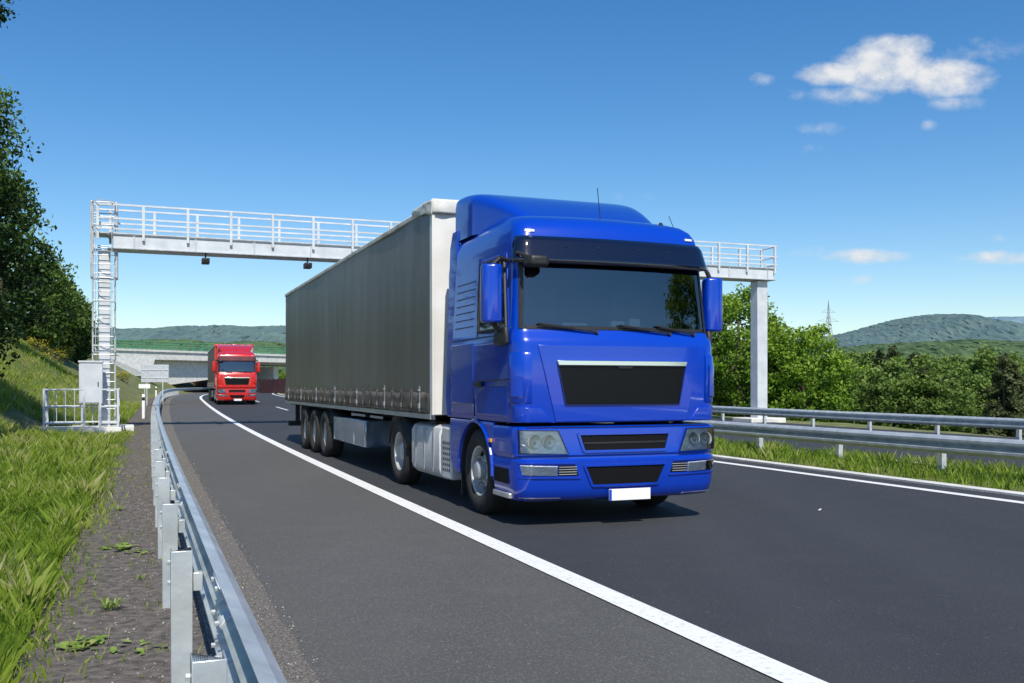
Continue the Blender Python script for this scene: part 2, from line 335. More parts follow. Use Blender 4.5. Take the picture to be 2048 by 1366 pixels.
# ------------------------------------------------------------------ guard rails
PROF=[(0,.44),(0,.452),(.045,.465),(.085,.50),(.085,.535),(.02,.572),(.0,.595),(.02,.618),(.085,.655),(.085,.69),(.045,.725),(0,.738),(-.006,.75)]
def guardrail(name,s0,sign,t0,t1,top,label,postoff=.13,postdt=2.0,group=None,near=False,nsmall=60):
    o=thing(name,W(t0,s0),0,label,'guard rail',group); inv=-Vector(o.location)
    T=list(np.arange(t0,40,1.0))+list(np.arange(max(40,t0),t1,3))
    mb=MB().grid([[W(t,s0+sign*p[0],p[1]+top-.75)+inv for p in PROF] for t in T]); mb.build('rail_beam',M_rail,o,smooth=25,solid=.006)
    t=3.0-2*int((3.0-t0)/2) if t0<3 else t0+.5; k=0
    while t<t1-1 and k<nsmall:
        sb=s0-sign*postoff
        P=lambda ds,dt,z: W(t+dt,sb+ds,z)+inv
        pm=MB(); w=.055; hh=top-.035
        sec=[(-w,-.05),(w,-.05),(w,-.043),(-w+.007,-.043),(-w+.007,.043),(w,.043),(w,.05),(-w,.05)]
        pm.prism(sec,lambda p,kk:P(p[1]*sign*1.0,p[0],(-.3 if kk==0 else hh)))
        pm.build('post',M_galv if not near else M_rail,o,bevel=.004 if t<14 else 0)
        zt=top-.15 if near else top-.11
        sp=MB(); sp.prism([(-.03,zt-.09),(.03,zt-.09),(.03,zt),(-.03,zt)],lambda p,kk:P(sign*(.054 if kk==0 else postoff-.006),p[0],p[1])); sp.build('spacer',M_rail,o,bevel=.003 if t<14 else 0)
        if near and t<16:
            for dz in(.10,.20): MB().tube(P(sign*-.051,0.02,top-dz),P(sign*-.064,.02,top-dz),.013,6).build('bolt',M_rail,o)
        t+=postdt; k+=1
    if near:
        for ts_ in(4.0,8.0,12.0):
            mb=MB().grid([[W(t,s0+sign*p[0]-sign*.008,p[1]+top-.75)+inv for p in PROF] for t in(ts_-.16,ts_+.16)]); mb.build('splice_plate',M_galv,o,smooth=25,solid=.005)
            for dt in(-.1,.1):
                for z in(.46,.595,.73): MB().tube(W(ts_+dt,s0-sign*.008,z+top-.75)+inv,W(ts_+dt,s0-sign*.024,z+top-.75)+inv,.011,6).build('bolt',M_rail,o)
    return o
guardrail('guard_rail',.30,1,-5,230,.75,'galvanised steel guard rail running along the left edge of the road in the foreground',near=True,postoff=.105)
guardrail('guard_rail',12.62,-1,-4,200,.69,'steel crash barrier standing in the grass median on the right of the blue truck',postdt=2.6,nsmall=40)
guardrail('guard_rail',22.9,-1,-2,200,.60,'far steel barrier along the outer edge of the opposite carriageway',postdt=3.0,nsmall=40)
# ------------------------------------------------------------------ truck
def sec_interp(S,z):
    if z<=S[0][0]: return S[0][1:]
    for a,b in zip(S[:-1],S[1:]):
        if z<=b[0]:
            f=(z-a[0])/(b[0]-a[0]); return tuple(lerp(p,q,f) for p,q in zip(a[1:],b[1:]))
    return S[-1][1:]
NF=12;NA=6
def contour(Wd,f,c,r,yb,o=0):
    Wd+=o; f-=o; r+=o; e=Wd-r; yc=f+c*(e/Wd)**2+r
    P=[(-Wd,lerp(yb,yc,k/4)) for k in range(4)]
    for k in range(NA): a=PI/2*k/NA; P.append((-e-r*math.cos(a),yc-r*math.sin(a)))
    for k in range(NF+1): x=lerp(-e,e,k/NF); P.append((x,f+c*(x/Wd)**2))
    for k in range(1,NA+1): a=PI/2*(1-k/NA); P.append((e+r*math.cos(a),yc-r*math.sin(a)))
    P+=[(Wd,lerp(yc,yb,k/4)) for k in range(1,5)]
    return P
def loft(mb,S,o=0,hole=None,caps=True):
    rows=[[(x,y,s[0]) for x,y in contour(*s[1:],o)] for s in S]; b=len(mb.v); n=len(rows[0])
    for r in rows: mb.v+=r
    for i in range(len(S)-1):
        for j in range(n-1):
            if hole and hole[0]<=S[i][0]<hole[1]-1e-4 and 4+NA//2<=j<4+NA+NF+NA//2: continue
            mb.f.append((b+i*n+j,b+i*n+j+1,b+(i+1)*n+j+1,b+(i+1)*n+j))
        mb.f.append((b+i*n+n-1,b+i*n,b+(i+1)*n,b+(i+1)*n+n-1))
    if caps:
        mb.f.append(tuple(b+j for j in range(n))); mb.f.append(tuple(b+(len(S)-1)*n+j for j in reversed(range(n))))
    return mb
def band(S,zs,j0,j1,ofn):
    rows=[]
    for i,z in enumerate(zs):
        c=contour(*sec_interp(S,z),ofn(i/(len(zs)-1))); rows.append([(x,y,z) for x,y in c[j0:j1]])
    return MB().grid(rows)
CAB=[(1.12,1.225,.035,.08,.17,2.36),(1.16,1.235,.03,.08,.17,2.36),(1.75,1.24,.03,.08,.17,2.36),(1.97,1.24,.035,.085,.17,2.36),(2.03,1.235,.055,.09,.16,2.36),(2.08,1.222,.10,.09,.16,2.36),(2.12,1.215,.115,.09,.16,2.36),
     (2.5,1.19,.150,.09,.16,2.36),(3.0,1.165,.21,.09,.16,2.36),(3.08,1.16,.215,.09,.16,2.36),(3.2,1.15,.24,.09,.18,2.36),(3.29,1.125,.29,.10,.20,2.38),(3.36,1.09,.38,.12,.24,2.40),(3.42,1.04,.55,.15,.3,2.42),(3.47,.98,.80,.2,.3,2.43),(3.50,.85,1.2,.2,.3,2.43)]
BUMP=[(.275,1.14,.13,.09,.14,.78),(.29,1.18,.06,.09,.16,.79),(.33,1.205,.02,.09,.19,.79),(.42,1.225,-.008,.09,.20,.80),(.56,1.23,-.020,.09,.20,.80),(.715,1.235,-.026,.09,.20,.80),(.735,1.222,-.004,.09,.20,.80),(.755,1.222,-.002,.09,.20,.80),(.775,1.235,-.022,.09,.19,.80),(.80,1.235,-.018,.09,.19,.80),(.9,1.235,-.008,.085,.17,.80),(1.05,1.235,.0,.085,.17,.80),(1.075,1.222,.022,.085,.17,.80),(1.085,1.19,.06,.085,.17,.80)]
def Fy(S,x,z,o=0):
    Wd,f,c,r,yb=sec_interp(S,z); e=Wd-r; ax=min(abs(x),Wd-.004)
    if ax<=e: return f+c*(ax/Wd)**2-o
    return f+c*(e/Wd)**2+r-math.sqrt(max(0,r*r-(ax-e)**2))-o
def patch(S,q,o,th=.02,nx=8,nz=4,mb=None):
    mb=mb or MB(); b=len(mb.v); nx1,nz1=nx+1,nz+1
    for layer in(0,1):
        for j in range(nz1):
            for i in range(nx1):
                u,v=i/nx,j/nz; x=lerp(lerp(q[0][0],q[1][0],u),lerp(q[3][0],q[2][0],u),v); z=lerp(lerp(q[0][1],q[1][1],u),lerp(q[3][1],q[2][1],u),v)
                mb.v.append((x,Fy(S,x,z,o-(th if layer else 0)),z))
    L=nx1*nz1
    for j in range(nz):
        for i in range(nx):
            a=b+j*nx1+i; mb.f.append((a,a+1,a+1+nx1,a+nx1)); a+=L; mb.f.append((a+nx1,a+1+nx1,a+1,a))
    ring=[i for i in range(nx1)]+[j*nx1+nx for j in range(1,nz1)]+[nz*nx1+i for i in range(nx-1,-1,-1)]+[j*nx1 for j in range(nz-1,0,-1)]
    for k in range(len(ring)):
        a,c=ring[k],ring[(k+1)%len(ring)]; mb.f.append((b+a,b+a+L,b+c+L,b+c))
    return mb
def mir(q): return [(-q[1][0],q[1][1]),(-q[0][0],q[0][1]),(-q[3][0],q[3][1]),(-q[2][0],q[2][1])]
def sidepanel(pts,sg,o,th=.02,S=CAB):
    return MB().prism(pts,lambda p,k:(sg*(sec_interp(S,p[1])[0]+o-(th if k else 0)),p[0],p[1]))
def edge(S,a,b_,w,o,mb,th=.02,nx=10):
    dx,dz=b_[0]-a[0],b_[1]-a[1]; L=math.hypot(dx,dz); nx_,nz_=-dz/L*w/2,dx/L*w/2
    patch(S,[(a[0]-nx_,a[1]-nz_),(b_[0]-nx_,b_[1]-nz_),(b_[0]+nx_,b_[1]+nz_),(a[0]+nx_,a[1]+nz_)],o,th,nx,1,mb)
def wheel(parent,x,y,sg,front=True,r=.51,w=.30):
    prof=[(.10,r*.60),(.13,r*.575),(.12,r*.54),(-.02,r*.50),(-.05 if not front else .05,r*.36),(-.06 if not front else .085,r*.20),(-.06 if not front else .085,.005)]
    m=MB().lathe([(h*sg,q) for h,q in prof],40); rim=m.build('wheel',M_rim,parent,smooth=35); rim.location=(x,y,r)
    tp=[(-w/2,r*.60),(-w/2,r*.85),(-w/2+.03,r*.97),(-w*.25,r),(0,r*1.002),(w*.25,r),(w/2-.03,r*.97),(w/2,r*.87),(w/2+.004,r*.72),(w/2-.02,r*.60),(w/2-.06,r*.55)]
    MB().lathe([(h*sg,q) for h,q in tp],40).build('tyre',M_tyre,rim,smooth=50)
    hx=.085 if front else -.06
    hp=[(hx,.0+.115),(hx+.06,.11),(hx+.085,.08),(hx+.09,.003)] if front else [(hx,.15),(hx+.14,.14),(hx+.17,.09),(hx+.175,.003)]
    MB().lathe([(h*sg,q) for h,q in hp],24).build('hub',M_silver if front else M_rim,rim,smooth=35)
    for k in range(10):
        a=2*PI*k/10; c=(0,.165*math.cos(a),.165*math.sin(a)); MB().tube((sg*hx,c[1],c[2]),(sg*(hx+.035),c[1],c[2]),.016,6).build('wheel_nut',M_silver,rim)
    for k in range(10):
        a=2*PI*(k+.5)/10; rr=r*.42; xh=(.0 if not front else .045); MB().tube((sg*(xh-.005),rr*math.cos(a),rr*math.sin(a)),(sg*(xh+.012),rr*math.cos(a),rr*math.sin(a)),.024,8).build('rim_hole',M_mesh,rim)
    MB().tube((-sg*.12,0,0),(-sg*.5,0,0),.09,10).build('axle_end',M_chassis,rim)
    return rim
def bx2(sg,x0,x1,y0,y1,z0,z1,mb=None): return (mb or MB()).box(min(sg*x0,sg*x1),max(sg*x0,sg*x1),y0,y1,z0,z1)
def make_truck(label):
    T=thing('truck',(0,0,0),0,label,'truck')
    cab=loft(MB(),CAB,hole=(2.12,3.0)).build('cab',M_blue,T,smooth=32)
    j0,j1=4+NA//2,4+NA+NF+NA//2+1
    band(CAB,[2.125,2.3,2.5,2.75,2.995],j0,j1,lambda f:-.004).build('windscreen',M_glass,T,smooth=60,recalc=False)
    patch(CAB,[(-1.10,2.125),(1.10,2.125),(1.10,2.16),(-1.10,2.16)],.002,.01,24,1).build('windscreen_seal',M_black,T)
    for sg in(-1,1):
        q=[(-1.165,2.13),(-1.125,2.13),(-1.08,3.0),(-1.125,3.0)]; q=q if sg<0 else mir(q); patch(CAB,q,.004,.01,2,8).build('windscreen_seal',M_black,T)
    vis=band(CAB,[2.83,2.90,3.0,3.08,3.13],4+2,4+NA+NF+NA-1,lambda f:lerp(.10,.03,f)); vo=vis.build('sun_visor',M_visor,T,smooth=60,solid=.008)
    for x in(-.62,-.25,.25,.62): 
        y=Fy(CAB,x,3.05,.075); MB().tube((x,y,3.02),(x,y-.010,3.02),.008,8).build('visor_bolt',M_black,vo)
    for x in(-1.0,.98):
        patch(CAB,[(x-.05,3.185),(x+.05,3.185),(x+.05,3.21),(x-.05,3.21)],.012,.05,3,1).build('marker_lamp',M_reflector,T)
    it=MB()
    for sg in(-1,1):
        b=len(it.v); it.v+=[(sg*1.12,.36,1.95),(sg*1.12,1.75,1.95),(sg*1.08,1.75,3.12),(sg*1.08,.42,3.12)]; it.f.append((b,b+1,b+2,b+3))
    b=len(it.v); it.v+=[(-1.12,1.75,1.95),(1.12,1.75,1.95),(1.08,1.75,3.12),(-1.08,1.75,3.12),(-1.12,.3,1.95),(1.12,.3,1.95),(1.08,.42,3.12),(-1.08,.42,3.12)]; it.f+=[(b,b+1,b+2,b+3),(b,b+1,b+5,b+4),(b+3,b+2,b+6,b+7)]
    it.build('cab_interior',M_interior,T,smooth=0)
    for x in(-.62,.62):
        MB().box(x-.26,x+.26,.98,1.12,1.96,2.68).build('seat',M_seat,T,bevel=.05,segs=3); MB().box(x-.14,x+.14,1.0,1.08,2.70,2.90).build('headrest',M_seat,T,bevel=.04,segs=3)
    MB().box(-1.05,1.05,.34,.62,1.96,2.18).build('dashboard',M_dash,T,bevel=.03)
    sw=MB(); n=20; c=Vector((.62,.72,2.36)); pts=[c+Vector((.23*math.cos(2*PI*k/n),.12*math.sin(2*PI*k/n),.2*math.sin(2*PI*k/n))) for k in range(n+1)]; sw.path(pts,.018); sw.tube(pts[0],pts[10],.016); sw.tube(c,c+Vector((0,-.2,-.2)),.03); sw.build('steering_wheel',M_black,T)
    for (a,b_,h_) in((.05,.22,2.25),(.28,.42,2.28),(-.55,-.25,2.215)): MB().box(a,b_,.42,.52,2.185,h_).build('dashboard_paper',M_plate,T,bevel=.01)
    for x0,x1 in((-.30,-.92),(.62,.02),(.95,.50)):
        wp=MB(); p=(x0,Fy(CAB,x0,2.10,.03),2.10); q=(x1,Fy(CAB,x1,2.17,.03),2.165); wp.tube(p,q,.011,6); wp.tube((x0,p[1]+.03,2.08),p,.022,8)
        m=Vector(p).lerp(Vector(q),.4); wp.tube(m+Vector((0,0,.012)),Vector(q)+Vector((-.05,0,.015)),.009,5); wp.build('wiper',M_black,T)
    hood=patch(CAB,[(-.80,1.13),(.80,1.13),(1.0,1.95),(-1.0,1.95)],.016,.03,16,8).build('front_flap',M_blue,T,bevel=.005,smooth=50,segs=2)
    gr=patch(CAB,[(-.69,1.315),(.69,1.315),(.775,1.74),(-.775,1.74)],.020,.03,14,4).build('upper_grille',M_glossblack,T,bevel=.004)
    frm=MB()
    edge(CAB,(-.69,1.308),(.69,1.308),.014,.028,frm); edge(CAB,(-.695,1.305),(-.785,1.74),.014,.028,frm,nx=3); edge(CAB,(.785,1.74),(.695,1.305),.014,.028,frm,nx=3)
    frm.build('grille_frame',M_bluedk,gr)
    ch=patch(CAB,[(-.785,1.728),(.785,1.728),(.80,1.79),(-.80,1.79)],.046,.03,14,1); ch.build('chrome_strip',M_chrome,T,bevel=.010,segs=3)
    patch(CAB,[(-.07,1.70),(.07,1.70),(.11,1.728),(-.11,1.728)],.038,.02,4,1).build('grille_tab',M_black,gr,bevel=.003)
    for a,b in((4,4+NA+1),(4+NA+NF-0,4+NA+NF+NA+1)):
        cdf=band(CAB,[1.32,1.34,1.6,1.84,1.87],a,b,lambda f:.014 if 0<f<1 else .0).build('corner_deflector',M_blue,T,smooth=40)
        band(CAB,[1.38,1.40,1.6,1.72,1.78],a+1,b-2,lambda f:.026 if .1<f<1 else .012).build('deflector_trim',M_blue,cdf,smooth=30)
    for sg in(-1,1):
        q=[(-1.215,1.125),(-.84,1.125),(-.96,1.27),(-1.22,1.29)]; Q=q if sg<0 else mir(q); patch(CAB,Q,.022,.05,12,3).build('headlamp_cowl',M_blue,T,bevel=.006,segs=2)
    bp=loft(MB(),BUMP).build('bumper',M_blue,T,smooth=35)
    q=[(-.50,.81),(.50,.81),(.56,1.0),(-.56,1.0)]; mg=patch(BUMP,q,.004,.02,10,3).build('middle_grille',M_mesh,T)
    fm=MB()
    for (a,b_) in((q[0],q[1]),(q[1],q[2]),(q[2],q[3]),(q[3],q[0])): edge(BUMP,a,b_,.028,.018,fm,.03,8)
    fm.build('grille_frame',M_blue,mg)
    sl_=MB(); edge(BUMP,(-.5,.90),(.5,.90),.020,.010,sl_,.01); sl_.build('grille_slat',M_black,mg)
    q=[(-.40,.44),(.40,.44),(.50,.66),(-.50,.66)]; lg=patch(BUMP,q,.004,.02,10,3).build('lower_grille',M_mesh,T)
    fm=MB()
    for (a,b_) in((q[0],q[1]),(q[1],q[2]),(q[2],q[3]),(q[3],q[0])): edge(BUMP,a,b_,.024,.018,fm,.03,8)
    fm.build('grille_frame',M_blue,lg)
    edgeb=MB(); edge(BUMP,(-1.20,1.068),(1.20,1.068),.010,.004,edgeb,.02,30); edgeb.build('bumper_joint',M_mesh,T)
    for sg in(-1,1):
        q=[(-1.20,.80),(-.68,.785),(-.79,1.035),(-1.205,1.045)]; Q=q if sg<0 else mir(q)
        hb=patch(BUMP,Q,.004,.02,14,5).build('headlight',M_reflector,T)
        for cx,rr in((-1.05,.075),(-.89,.07)):
            x=cx*(-sg)*-1; y=Fy(BUMP,x,.915,.004)
            MB().lathe([(0.0,rr*1.10),(-.012,rr*1.04),(-.010,rr*.96),(-.002,rr*.6),(-.002,rr*.32),(-.010,rr*.28),(-.014,.002)],24,'y',(x,y,.915)).build('lamp_reflector',M_silver,hb)
        bz_=MB()
        for (a,b_) in((Q[0],Q[1]),(Q[1],Q[2]),(Q[2],Q[3]),(Q[3],Q[0])): edge(BUMP,a,b_,.008,.022,bz_,.03,8)
        bz_.build('lamp_bezel',M_bluedk,hb)
        patch(BUMP,Q,.020,.004,14,5).build('lens',M_lens,hb)
        q=[(-1.17,.57),(-.80,.555),(-.80,.66),(-1.19,.675)]; Q=q if sg<0 else mir(q); fl=patch(BUMP,Q,.006,.02,10,2).build('fog_lamp',M_reflector,T,bevel=.004)
        patch(BUMP,Q,.014,.003,10,2).build('lens',M_lens,fl)
        q2=[(-1.20,.545),(-.54,.53),(-.60,.69),(-1.21,.70)]; Q2=q2 if sg<0 else mir(q2); bz_=MB()
        for (a,b_) in((Q2[0],Q2[1]),(Q2[2],Q2[3])): edge(BUMP,a,b_,.018,.014,bz_,.03,10)
        bz_.build('fog_lamp_surround',M_blue,fl)
        q=[(-.79,.555),(-.56,.555),(-.60,.665),(-.79,.665)]; Q=q if sg<0 else mir(q); ve=patch(BUMP,Q,.005,.02,4,2).build('bumper_vent',M_mesh,T)
        for i_ in range(4):
            z=.572+i_*.026; a=(sg*.785,z); b_=(sg*.585,z); fq=MB(); edge(BUMP,a if sg<0 else b_,b_ if sg<0 else a,.008,.012,fq,.02,4); fq.build('vent_slat',M_silver,ve)
        q=[(-1.16,.285),(-.72,.275),(-.74,.315),(-1.18,.325)]; Q=q if sg<0 else mir(q); patch(BUMP,Q,.012,.03,8,1).build('bumper_lip',M_silver,T,bevel=.004)
    MB().box(-.22,.285,-.052,-.040,.275,.40).build('number_plate',M_plate,T,bevel=.003); MB().box(-.22,-.190,-.0545,-.0525,.278,.397).build('plate_band',M_eu,T)
    for sg in(-1,1):
        dr=sidepanel([(.36,1.19),(1.36,1.19),(1.40,2.1),(1.40,2.98),(.55,2.98),(.36,2.12)],sg,.010).build('door',M_blue,T,bevel=.006)
        sidepanel([(.44,2.16),(1.30,2.16),(1.32,2.90),(.62,2.90)],sg,.016,.01).build('door_window',M_sidewin,dr)
        fw=MB()
        P=[(.42,2.14),(1.33,2.14),(1.35,2.93),(.60,2.93)]
        for a,b_ in zip(P,P[1:]+P[:1]): fw.tube((sg*(sec_interp(CAB,a[1])[0]+.016),a[0],a[1]),(sg*(sec_interp(CAB,b_[1])[0]+.016),b_[0],b_[1]),.018,6)
        fw.tube((sg*(sec_interp(CAB,2.14)[0]+.016),.66,2.14),(sg*(sec_interp(CAB,2.93)[0]+.016),.70,2.93),.018,6)
        fw.build('window_seal',M_black,dr)
        bx2(sg,1.255,1.275,1.12,1.34,1.50,1.56).build('door_handle',M_black,dr,bevel=.008)
        for k in range(7):
            z=2.22+k*.09; MB().prism([(1.56,z),(2.26,z),(2.26,z+.012),(1.56,z+.012)],lambda p,kk:(sg*(sec_interp(CAB,p[1])[0]+(.004 if kk==0 else -.01)),p[0],p[1])).build('sleeper_louvre',M_bluedk,T)
        for pl_ in([(1.44,1.16),(1.452,1.16),(1.452,3.02),(1.44,3.02)],[(.30,1.58),(1.34,1.56),(1.34,1.570),(.30,1.590)],[(.45,2.07),(2.34,2.07),(2.34,2.082),(.45,2.082)]):
            MB().prism(pl_,lambda p,kk:(sg*(sec_interp(CAB,p[1])[0]+(.012 if kk==0 else -.01)),p[0],p[1])).build('shut_line',M_bluedk,T)
        sidepanel([(1.48,1.30),(2.30,1.30),(2.30,2.02),(1.48,2.02)],sg,.010).build('locker_door',M_blue,T,bevel=.006)
        c=(1.42,.50); r=.585; arch=[(c[0]+r*math.cos(a),c[1]+r*math.sin(a)) for a in [PI*k/16 for k in range(0,17)]]
        pts=[(.815,.44)]+[(.815,1.105),(2.40,1.105),(2.40,.60),(2.22,.44)]+[(c[0]+r+.0,.44)]+arch
        MB().prism(pts,lambda p,k:(sg*(1.235 if k==0 else 1.02),p[0],p[1])).build('wheel_arch',M_blue,T,bevel=.01)
        MB().path([(sg*1.240,a[0]+(a[0]-c[0])*.03,a[1]+(a[1]-c[1])*.03) for a in arch],.022,6).build('arch_lip',M_blue,T)
        MB().grid([[(sg*x,c[0]+r*.99*math.cos(a),c[1]+r*.99*math.sin(a)) for x in(1.22,.7)] for a in [PI*k/16 for k in range(-1,18)]]).build('wheel_well',M_chassis,T)
        bx2(sg,1.03,1.245,.30,.80,.30,.36).build('step',M_silver,T,bevel=.01)
        bx2(sg,1.232,1.240,.34,.76,.46,.62).build('step_opening',M_mesh,T)
        bx2(sg,.8,1.2,2.03,2.05,.16,.72).build('mud_flap',M_black,T)
        MB().prism([(.80,1.085),(2.38,1.085),(2.38,1.135),(.40,1.135)],lambda p,k:(sg*(1.20 if k==0 else 1.1),p[0],p[1])).build('side_joint',M_mesh,T)
        bx2(sg,1.236,1.262,.83,.90,.88,.92).build('side_indicator',M_orange,T,bevel=.004)
        xo=-1.41 if sg<0 else 1.36; dz=0 if sg<0 else -.04
        mm=MB(); mm.prism([(-.115,-.0),(-.10,-.06),(.02,-.10),(.10,-.07),(.115,.0),(.10,.09),(-.10,.09)],lambda p,k:(xo+p[0],.38+p[1],(2.19 if k==0 else 2.82)+dz)); mo=mm.build('mirror',M_blue,T,bevel=.03,segs=3)
        MB().box(xo-.09,xo+.09,.47,.477,2.23+dz,2.78+dz).build('mirror_glass',M_chrome,mo)
        MB().path([(sg*1.20,.42,2.10),(sg*1.32,.42,2.12),(xo,.42,2.22+dz)],.026,8).build('mirror_arm',M_black,mo); MB().path([(sg*1.18,.48,2.88),(sg*1.30,.44,2.90),(xo,.42,2.80+dz)],.026,8).build('mirror_arm',M_black,mo)
        MB().prism([(.26,1.96),(.66,1.96),(.62,2.12),(.30,2.16)],lambda p,k:(sg*(1.24 if k==0 else 1.30),p[0],p[1])).build('mirror_mount',M_black,mo,bevel=.025)
    rm=MB().prism([(-.15,0.05),(-.10,-.10),(.10,-.10),(.15,0.05)],lambda p,k:(-1.02+p[0],.06+p[1],2.77 if k==0 else 2.89)); ro=rm.build('ramp_mirror',M_black,T,bevel=.035,segs=3)
    MB().path([(-1.14,.33,2.93),(-1.20,.15,2.93),(-1.10,.06,2.87)],.018,6).build('mirror_arm',M_black,ro)
    rows=[]
    for i in range(19):
        f=i/18; y=lerp(.72,2.50,f); zt=3.40+.56*math.sin(min(1,f*1.02)*PI/2)**.95; hw=lerp(.86,1.13,min(1,f*1.6)); zb=3.36; row=[]
        for k in range(33):
            a=PI*k/32; ca=math.cos(a); sa=math.sin(a); e=.18
            row.append((-hw*math.copysign(abs(ca)**e,ca),y+.10*(abs(ca)**3)*(1-f),zb+(zt-zb)*abs(sa)**e))
        rows.append(row)
    m=MB().grid(rows); n=len(rows[0]); m.f.append(tuple(range(18*n,19*n))); m.f.append(tuple(range(n-1,-1,-1))); m.build('roof_spoiler',M_blue,T,smooth=40)
    for sg in(-1,1):
        MB().prism([(2.37,1.12),(2.60,1.12),(2.66,1.4),(2.66,3.30),(2.58,3.50),(2.37,3.50)],lambda p,k:(sg*((1.215 if k==0 else 1.175)-.05*max(0,p[1]-2.1)),p[0],p[1])).build('side_fairing',M_blue,T,bevel=.01)
    MB().tube((.0,.6,3.40),(-.05,.58,3.78),.005,5).tube((.0,.6,3.36),(.0,.6,3.43),.02,8).build('antenna',M_black,T)
    MB().tube((.97,.52,3.26),(.84,.50,3.50),.004,5).tube((.97,.52,3.26),(.97,.52,3.34),.018,8).build('antenna',M_black,T)
    MB().prism([(.50,3.30),(.64,3.30),(.62,3.44)],lambda p,k:(.78+.04*k,p[0],p[1])).build('roof_fin',M_black,T)
    cs=MB()
    for x in(-.45,.38): cs.box(x,x+.07,.9,6.1,.75,1.0)
    cs.box(-1.1,1.1,.5,2.3,.62,1.08); cs.box(-.9,.9,4.5,5.9,1.0,1.08); cs.build('chassis',M_chassis,T)
    for sg in(-1,1):
        tk=MB(); tk.prism([(1.20,.34),(1.22,.42),(1.22,.88),(1.18,.96),(1.10,.99),(.72,.99),(.62,.9),(.62,.36),(.7,.27),(1.12,.27)],lambda p,k:(sg*p[0],2.92 if k==0 else 4.30,p[1])); to=tk.build('fuel_tank',M_tank,T,bevel=.015)
        for y in(3.15,3.6,4.05): bx2(sg,1.222,1.232,y,y+.05,.36,.95).build('tank_strap',M_silver,to)
        MB().tube((sg*1.15,3.4,1.0),(sg*1.15,3.4,1.04),.06,12).build('filler_cap',M_black,to)
        sb=bx2(sg,.9,1.21,2.46,2.86,.30,.98).build('exhaust_box',M_tank,T,bevel=.03)
        hl=MB()
        for i_ in range(6):
            for j_ in range(4): hl.tube((sg*1.205,2.52+j_*.085,.42+i_*.07),(sg*1.2125,2.52+j_*.085,.42+i_*.07),.024,8)
        hl.build('exhaust_vents',M_mesh,sb)
        c=(5.1,.51); r=.60; MB().grid([[(sg*x,c[0]+r*math.cos(a),c[1]+r*math.sin(a)) for x in(1.22,.62)] for a in [PI*k/12*0.9+.16 for k in range(13)]]).build('mudguard',M_black,T,solid=.012)
        wheel(T,sg*1.06,1.42,sg,True); 
        wheel(T,sg*1.07,5.1,sg,False)
        for y in(11.15,12.46,13.77): wheel(T,sg*1.09,y,sg,False,r=.50,w=.36)
        MB().grid([[(sg*x,y_,z_) for x in(1.24,.8)] for y_,z_ in [(10.5,.75),(10.6,1.03),(14.3,1.05),(14.4,.6)]]).build('trailer_mudguard',M_black,T,solid=.012)
        bx_=bx2(sg,.72,1.20,7.45,10.35,.42,.90).build('pallet_box',M_boxblue,T,bevel=.015)
        for y in(7.46,8.4,9.4,10.3): bx2(sg,1.201,1.209,y,y+.03,.43,.89).build('pallet_box_trim',M_silver,bx_)
    y0,y1=3.13,16.9
    tc=MB()
    for x in(-.55,.48): tc.box(x,x+.07,4.2,16.8,.92,1.14)
    tc.box(-1.2,1.2,3.2,16.88,1.10,1.165); 
    for y in np.arange(6.2,16.6,1.3): tc.box(-1.15,1.15,y,y+.06,1.02,1.10)
    tc.box(-1.2,1.2,16.75,16.86,.45,.58); tc.box(-1.0,-.9,16.7,16.85,.5,1.1); tc.box(.9,1.0,16.7,16.85,.5,1.1); tc.build('trailer_chassis',M_chassis,T)
    for x in(-.75,.75): MB().box(x-.06,x+.06,6.35,6.47,.42,1.1).box(x-.15,x+.15,6.3,6.52,.38,.42).build('landing_leg',M_silver,T)
    MB().box(-1.25,1.25,y0,y0+.06,1.12,3.95).build('trailer_bulkhead',M_wall,T,bevel=.01)
    for x in(-1.262,1.222): MB().box(x,x+.04,y0-.02,y0+.10,1.12,3.96).build('corner_pillar',M_wall,T,bevel=.006)
    MB().box(-1.25,1.25,y1-.05,y1,1.15,3.97).build('rear_door',M_wall,T)
    for sg in(-1,1):
        ny,nz=170,18; rows=[]
        for i in range(ny+1):
            y=lerp(y0+.07,y1-.03,i/ny); row=[]
            for j in range(nz+1):
                z=lerp(1.17,3.93,j/nz); d=.0055*mn.noise(Vector((y*2.3,z*.35,sg*3)))+.0035*mn.noise(Vector((y*6,z*1.2,7)))+.022*mn.noise(Vector((y*.45,z*.5,sg)))
                row.append((sg*(1.252+d),y,z))
            rows.append(row)
        tp=MB().grid(rows).build('cargo_tarpaulin',M_tarp,T,smooth=80,recalc=False)
        hm=MB().grid([[(sg*(1.278+.012*mn.noise(Vector((y*4,z*3,1)))),y,z+.02*mn.noise(Vector((y*5,2,z)))) for z in(1.14,1.22,1.33,1.42)] for y in np.arange(y0+.07,y1,.11)]); hm.build('tarpaulin_hem',M_tarplow,tp,smooth=80,solid=.004)
        bx2(sg,1.20,1.268,y0+.05,y1,1.06,1.128).build('side_rail',M_silver,T)
        n=26
        for k in range(n):
            y=lerp(y0+.45,y1-.35,k/(n-1))+random.uniform(-.05,.05); x=sg*1.292; zt_=1.50+random.uniform(-.04,.03)
            MB().box(min(x,x+sg*.006),max(x,x+sg*.006),y-.022,y+.022,1.16,zt_).box(min(x,x+sg*.022),max(x,x+sg*.022),y-.032,y+.032,1.20,1.27).tube((x+sg*.01,y-.03,zt_-.06),(x+sg*.01,y+.03,zt_-.06),.014,6).build('buckle',M_tarplow if k%4 else M_silver,tp)
        bx2(sg,1.20,1.275,y0+.05,y1,3.90,3.97).build('roof_rail',M_tarptop,T,bevel=.012)
